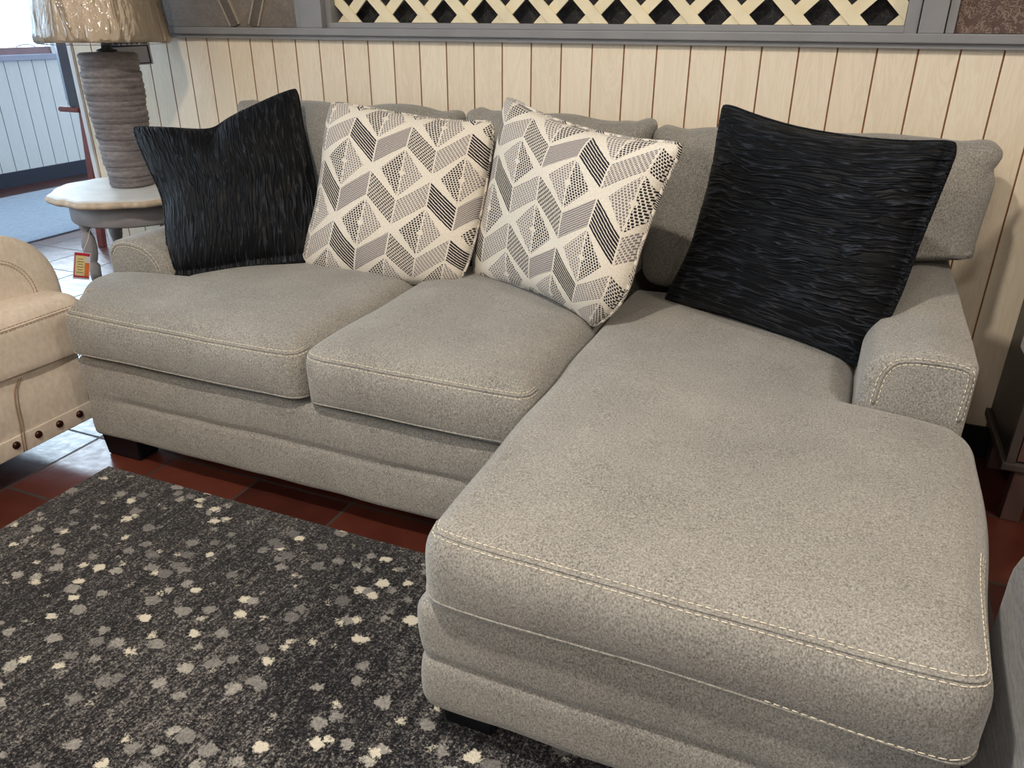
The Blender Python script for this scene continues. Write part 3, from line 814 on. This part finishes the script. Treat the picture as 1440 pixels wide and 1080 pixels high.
tube(bm, [LC+Vector((-.02,0,Hh+.06)), LC+Vector((-.055,0,Hh+.14)), LC+Vector((-.05,0,Hh+.24)), LC+Vector((0,0,Hh+.30)), LC+Vector((.05,0,Hh+.24)), LC+Vector((.055,0,Hh+.14)), LC+Vector((.02,0,Hh+.06))], .003)
obj('lamp_socket', bm, MAT['brass'], lp, label='dark metal socket and harp')
SZ = .487
bm = bmesh.new()
lathe(bm, LC, [(.208,SZ),(.210,SZ+.004),(.196,SZ+.12),(.172,SZ+.30),(.169,SZ+.30),(.193,SZ+.12),(.206,SZ+.004),(.208,SZ)], 72, capb=False, capt=False)
sh = obj('lamp_shade', bm, MAT['shade'], lp)
bm = bmesh.new()
def wrap(r, a, z):
    f = noise.noise(Vector((math.cos(a)*3, math.sin(a)*3, z*3)))*.006 + abs(noise.noise(Vector((math.cos(a)*9, math.sin(a)*9, z*2+5))))*.009
    return r + f
def wz(r, a, z): return wrap(r, a, z)
rings = lathe(bm, LC, [(.185,SZ-.006),(.206,SZ-.007),(.214,SZ+.0),(.216,SZ+.02)]+[(.215-.038*t, SZ+.02+.29*t) for t in (.1,.2,.3,.4,.5,.6,.7,.8,.9,1.0)], 200, wz, capb=False, capt=False)
obj('plastic_wrap', bm, MAT['plastic'], sh, label='clear crinkled plastic wrap')
# card hanging at the lamp's neck, tipped back
def card(name, c, u, v, w, h, label, parts, cat='price tag'):
    c, u, v = Vector(c), Vector(u).normalized(), Vector(v); v = (v-u*v.dot(u)).normalized(); n = u.cross(v)
    t = empty(name, c, label, cat)
    for pn, mat, cu, cv, hu, hv, off, lb in parts:
        bm = bmesh.new(); obox(bm, c + u*cu*w + v*cv*h + n*off, u, v, n, hu*w/2, hv*h/2, .0006); obj(pn, bm, mat, t, smooth=False, label=lb)
    return t, c, u, v, n
tg, c, u, v, n = card('hang_tag', (-2.462,2.284,1.086), (.60,.80,.04), (-.2,-.27,.94), .141, .082, 'white card with navy border, hanging from the neck of the table lamp', [
   ('card', MAT['whitecard'], 0,0,1,1,0, None), ('header_band', MAT['navycard'], 0,.36,.9,.2,.0012, 'navy header band'),
   ('border', MAT['navycard'], .44,0,.035,.88,.0012, 'navy border line'), ('border', MAT['navycard'], 0,-.43,.9,.04,.0012, 'navy border line'), ('border', MAT['navycard'], -.44,0,.035,.88,.0012, 'navy border line')])
for k, w in enumerate((.05,.12,.08,.10,.06)):
    bm = bmesh.new(); x = -.22+.12*k; obox(bm, c+u*x*.141+v*.36*.082+n*.0022, u, v, n, w*.141*.42, .0028, .0004); obj('print', bm, MAT['whitecard'], tg, smooth=False)
bm = bmesh.new(); tube(bm, [c+v*.028-u*.05, LC+Vector((.018,0,Hh+.075))], .0009); obj('string', bm, MAT['whitecard'], tg)
# red card at the table's front leg
tg, c, u, v, n = card('price_tag', (-2.383,1.829,.423), (.58,.77,-.25), (0,0,1), .050, .095, 'small red-edged card with yellow panel in front of the side table leg', [
   ('card', MAT['whitecard'], 0,0,1,1,0, None), ('header_band', MAT['redcard'], 0,.43,.92,.10,.0012, 'red header'), ('footer_band', MAT['redcard'], 0,-.40,.92,.06,.0012, 'red footer'),
   ('border', MAT['redcard'], -.43,0,.05,.86,.0012, 'red border line'), ('text_panel', MAT['yellowcard'], -.10,.02,.56,.74,.0012, 'yellow text panel'), ('picture_panel', MAT['orangecard'], .32,-.12,.26,.50,.0012, 'orange picture')])
for k in range(6):
    bm = bmesh.new(); obox(bm, c-u*.10*.050+v*(.26-.1*k)*.095+n*.0022, u, v, n, .050*(.20 if k%2 else .15), .0012, .0004); obj('print', bm, MAT['textgrey'], tg, smooth=False)
bm = bmesh.new(); tube(bm, [c+v*.045, Vector((-2.40,1.89,.50)), Vector((-2.42,1.925,.53))], .0009, 5); obj('string', bm, MAT['whitecard'], tg)

# ------------------------------------------------------------------ easel with framed board, seen edge-on
es = empty('easel', (-3.88,3.18,0), 'red-brown wooden easel behind the side table, beyond the wall end', 'easel')
bm = bmesh.new()
def beam(bm, a, b, w, d):
    a, b = Vector(a), Vector(b); t = (b-a).normalized(); s = Vector((1,.1,0)); s = (s-t*s.dot(t)).normalized(); n = t.cross(s)
    obox(bm, (a+b)/2, s, n, t, w/2, d/2, (b-a).length/2, .002)
beam(bm, (-3.905,3.16,0), (-3.925,3.31,1.45), .042, .03); obj('leg', bm, MAT['redwood'], es, smooth=False)
bm = bmesh.new(); beam(bm, (-4.05,3.95,0), (-3.92,3.36,1.45), .035, .03); obj('leg', bm, MAT['redwood'], es, smooth=False)
bm = bmesh.new(); beam(bm, (-3.55,3.55,0), (-3.86,3.37,1.45), .035, .03); obj('leg', bm, MAT['redwood'], es, smooth=False)
bm = bmesh.new(); obox(bm, (-3.885,3.135,.757), (1,0,0), (0,1,0), (0,0,1), .078, .016, .013, .006); obj('peg', bm, MAT['redwood'], es, smooth=False)
fb = empty('framed_board', (-3.87,3.13,.772), 'slate-blue framed board standing edge-on on the easel peg', 'frame')
bm = bmesh.new(); a = Vector((-3.835,3.13,.772)); t = Vector((-.035,.03,.96)).normalized(); dpt = Vector((-.79,.61,0)).normalized(); s = t.cross(dpt).normalized()
obox(bm, a + t*.42 + dpt*.25, s, dpt, t, .028, .25, .42, .004); obj('frame', bm, MAT['darkframe'], fb, smooth=False)
bm = bmesh.new(); obox(bm, a + t*.42 + dpt*.25 - s*.032, s, dpt, t, .005, .22, .39, .002); obj('backing', bm, MAT['greytrim'], fb, smooth=False)

# ------------------------------------------------------------------ cream sofa at the left, facing the rug
CR = empty('nailhead_sofa', (-2.45, .6, 0), 'cream leather sofa with a bronze nailhead trim, at the left edge of the photo', 'sofa')
CM = MAT['cream']
FX = -1.995
def fcb(p):
    x, y, z = p
    if x > -2.2: x += .006*math.sin(PI*min(max((z-.15)/.15,0),1))
    return lump((x,y,z), .004, 5, 21)
obj('sofa_base', rbox(-2.86, FX, -.42, 1.455, .095, .322, .012, 14, 50, 10, fcb, 4), CM, CR)
bm = bmesh.new(); box(bm, FX-.002, FX+.004, -.415, 1.45, .096, .150, bevel=.002); band = obj('nail_band', bm, CM, CR)
for i in range(24):
    y = 1.405-.0685*i; bm = bmesh.new(); c = (FX+.004, y, .127)
    lathe(bm, (0,0,0), [(.0115,0),(.0112,.002),(.0095,.005),(.006,.0072),(.002,.008)], 16)
    bmesh.ops.rotate(bm, verts=bm.verts, cent=(0,0,0), matrix=Matrix.Rotation(PI/2, 3, 'Y')); bmesh.ops.translate(bm, verts=bm.verts, vec=c)
    obj('nailhead', bm, MAT['nail'], band, label='bronze nailhead')
bm = rbox(-2.62, FX+.012, .52, 1.52, .31, .475, .045, 24, 34, 5, puff(-2.62,FX+.012,.52,1.52,.31,.475,.02,.0,seed=25))
th, we = stitches(bm, [(FX+.010,1.49,.447),(FX+.012,1.3,.449),(FX+.012,1.0,.449),(FX+.012,.6,.449)], (-.005,.005))
o = obj('seat_cushion', bm, CM, CR); obj('seam_welt', we, CM, o); obj('seam_stitching', th, MAT['cream_seam'], o, label='tan stitching')
bm = rbox(-2.62, FX+.012, -.52, .51, .31, .475, .045, 20, 30, 5, puff(-2.62,FX+.012,-.52,.51,.31,.475,.02,.0,seed=26))
obj('seat_cushion', bm, CM, CR)
th = bmesh.new()
for dy in (0,.008):
    tube(th, cr([(FX-.002,1.262+dy,.302),(FX+.005,1.238+dy,.28),(FX+.010,1.226+dy,.24),(FX+.010,1.222+dy,.19),(FX+.008,1.219+dy,.155),(FX+.0065,1.214+dy,.10)], 24), .0013)
obj('seam_stitching', th, MAT['cream_seam'], CR, label='tan stitching')
# rolled arm
def roll_arm(yc, s):
    bm = bmesh.new(); R_ = .205; ring_p = []
    for i in range(33):
        a = PI*i/32; ring_p.append((R_*math.cos(a)*1.0, .475+.195*math.sin(a)**.85))
    ring_p = [(R_, .30)] + ring_p + [(-R_, .30)]
    rings = []
    for x, ins in [(-2.09,.022),(-2.094,.012),(-2.10,.005),(-2.112,0)] + [(-2.112-.7*i/14, 0) for i in range(1,15)]:
        rings.append([bm.verts.new(lump((x, yc + yy*(1-ins/R_), z-(ins if z > .4 else 0)), .004, 4, 31+s)) for yy, z in ring_p])
    for A, B in zip(rings, rings[1:]):
        for i in range(len(A)-1): bm.faces.new((A[i],A[i+1],B[i+1],B[i]))
    bm.faces.new(rings[0]); bm.faces.new(rings[-1][::-1]); bmesh.ops.recalc_face_normals(bm, faces=bm.faces)
    th, we = stitches(bm, [(-2.09, yc+.115*math.cos(PI*i/12)*1.0, .475+.125*math.sin(PI*i/12)) for i in range(13)], (-.005,.005), dash=.006)
    o = obj('armrest', bm, CM, CR); obj('seam_welt', we, CM, o); obj('seam_stitching', th, MAT['cream_seam'], o, label='tan stitching')
roll_arm(1.325, 0); roll_arm(-.33, 1)
bm = rbox(-3.0, -2.72, -.5, 1.50, .12, .66, .08, 8, 40, 12, lambda p: lump(p,.008,4,35)); obj('sofa_back', bm, CM, CR)
for x in (-2.82, -2.10):
    for y in (-.33, 1.36):
        if x < -2.5:
            bm = bmesh.new(); obox(bm, (x,y,.05), (1,0,0),(0,1,0),(0,0,1), .03,.03,.05,.004); obj('leg', bm, MAT['black_leg'], CR, smooth=False)
bm = bmesh.new(); obox(bm, (-2.3,-.33,.05), (1,0,0),(0,1,0),(0,0,1), .03,.03,.05,.004); obj('leg', bm, MAT['black_leg'], CR, smooth=False)

# ------------------------------------------------------------------ dark cabinet at the right
CB = empty('cabinet', (.85, 2.22, 0), 'black cabinet with taupe framed front on brown legs, right of the sofa', 'cabinet')
bm = bmesh.new(); box(bm, .512, 1.25, 2.10, 2.425, .160, .86, bevel=.004); obj('cabinet_body', bm, MAT['cabinet'], CB, smooth=False)
bm = bmesh.new(); box(bm, .500, 1.26, 2.085, 2.43, .150, .172, bevel=.004); obj('plinth', bm, MAT['cabframe'], CB, smooth=False)
bm = bmesh.new()
box(bm, .508, .528, 2.088, 2.10, .172, .86); box(bm, 1.235, 1.255, 2.088, 2.10, .172, .86); box(bm, .528, 1.235, 2.088, 2.10, .84, .86)
obj('front_frame', bm, MAT['cabframe'], CB, smooth=False)
bm = bmesh.new(); box(bm, .532, .878, 2.092, 2.104, .178, .836, bevel=.002); d = obj('door', bm, MAT['cableg'], CB, smooth=False)
bm = bmesh.new(); box(bm, .86, .868, 2.075, 2.092, .46, .56, bevel=.002); obj('handle', bm, MAT['brass'], d, smooth=False)
bm = bmesh.new(); box(bm, .882, 1.232, 2.092, 2.104, .178, .836, bevel=.002); d = obj('door', bm, MAT['cableg'], CB, smooth=False)
bm = bmesh.new(); box(bm, .892, .90, 2.075, 2.092, .46, .56, bevel=.002); obj('handle', bm, MAT['brass'], d, smooth=False)
for x in (.535, 1.20):
    for y in (2.095, 2.38):
        bm = bmesh.new(); box(bm, x, x+.045, y, y+.04, 0, .152, bevel=.003); obj('leg', bm, MAT['cableg'], CB, smooth=False)
# white tag on the cabinet's side
bm = bmesh.new(); obox(bm, (.507,2.235,.452), (0,1,0), (0,0,1), (1,0,0), .045, .03, .0012)
tag(obj('price_tag', bm, MAT['whitecard'], smooth=False), 'blank white tag stuck on the side of the black cabinet', 'price tag')

# ------------------------------------------------------------------ grey plush chair, bottom right corner
GC = empty('plush_chair', (.75, 1.0, 0), 'blue-grey plush chair with a rounded arm, right of the chaise front', 'chair')
def fg(p):
    return lump(p, .01, 4, 41)
obj('armrest', rbox(.335, .55, .50, 1.26, .05, .52, .10, 10, 30, 16, fg, 8), MAT['greyfab'], GC)
obj('seat_cushion', rbox(.54, 1.12, .50, 1.22, .18, .43, .05, 14, 20, 6, fg), MAT['greyfab'], GC)
obj('armrest', rbox(1.11, 1.32, .50, 1.26, .05, .52, .10, 10, 30, 16, fg, 8), MAT['greyfab'], GC)
obj('backrest', rbox(.36, 1.30, .34, .56, .05, .78, .09, 16, 8, 16, fg, 6), MAT['greyfab'], GC)
for x in (.40, 1.24):
    for y in (.44, 1.18):
        bm = bmesh.new(); obox(bm, (x,y,.036), (1,0,0),(0,1,0),(0,0,1), .025,.025,.024,.003); obj('leg', bm, MAT['black_leg'], GC, smooth=False)

# ------------------------------------------------------------------ camera
cam = bpy.data.cameras.new('camera'); co = bpy.data.objects.new('camera', cam); COL.objects.link(co)
Xc = (.92179754, .38765256, .00384674); Yc = (.16771594, -.3898258, -.90548729); Zc = (-.3495149, .8353211, -.42435598)
m = Matrix(((Xc[0], -Yc[0], -Zc[0], 0), (Xc[1], -Yc[1], -Zc[1], 0), (Xc[2], -Yc[2], -Zc[2], 1.2), (0,0,0,1)))
co.matrix_world = m
cam.sensor_fit = 'HORIZONTAL'; cam.sensor_width = 36; cam.lens = 1092/1440*36; cam.clip_start = .05
scn.camera = co

# ------------------------------------------------------------------ light
w = bpy.data.worlds.new('sky'); scn.world = w; w.use_nodes = True
bg = w.node_tree.nodes['Background']; bg.inputs[0].default_value = (.60, .80, 1.0, 1); bg.inputs[1].default_value = 6.2
def area(name, loc, rot, sx, sy, power=0, col=(1,1,1), portal=False, disk=False, spread=PI):
    l = bpy.data.lights.new(name, 'AREA'); l.shape = 'DISK' if disk else 'RECTANGLE'; l.size = sx
    if not disk: l.size_y = sy
    l.energy = power; l.color = col; l.spread = spread
    if portal: l.cycles.is_portal = True
    o = bpy.data.objects.new(name, l); COL.objects.link(o); o.location = loc; o.rotation_euler = rot; return o
area('daylight_portal', (LX-.13, 3.75, 1.72), (0,-PI/2,0), 1.55, 8.2, portal=True)
area('daylight_portal', (-2.6, 8.22, 1.55), (-PI/2,0,0), 6.6, 2.1, portal=True)
sun = bpy.data.lights.new('sun', 'SUN'); sun.energy = .5; sun.angle = math.radians(6); sun.color = (.70,.86,1)
so = bpy.data.objects.new('sun', sun); COL.objects.link(so)
so.rotation_euler = Vector((.82,-.57,-.40)).to_track_quat('-Z','Y').to_euler()
area('ceiling_lamp_and_fill', (-.79,.2,2.70), (0,0,0), .14, .14, 50, (1,.90,.77), disk=True)
for x, y, e in ((1.6,.6,34), (-2.6,-1.2,20), (1.4,-2.0,28), (-.6,-1.8,34)):  # unseen overhead lamps added as a wide warm fill
    area('ceiling_lamp_and_fill', (x,y,2.70), (0,0,0), .4, .4, e, (1,.90,.77), disk=True)
scn.view_settings.view_transform = 'Standard'; scn.view_settings.look = 'None'
scn.view_settings.exposure = 0; scn.view_settings.gamma = 1
try: scn.view_settings.use_curve_mapping = False
except Exception: pass
scn.cycles.use_denoising = True
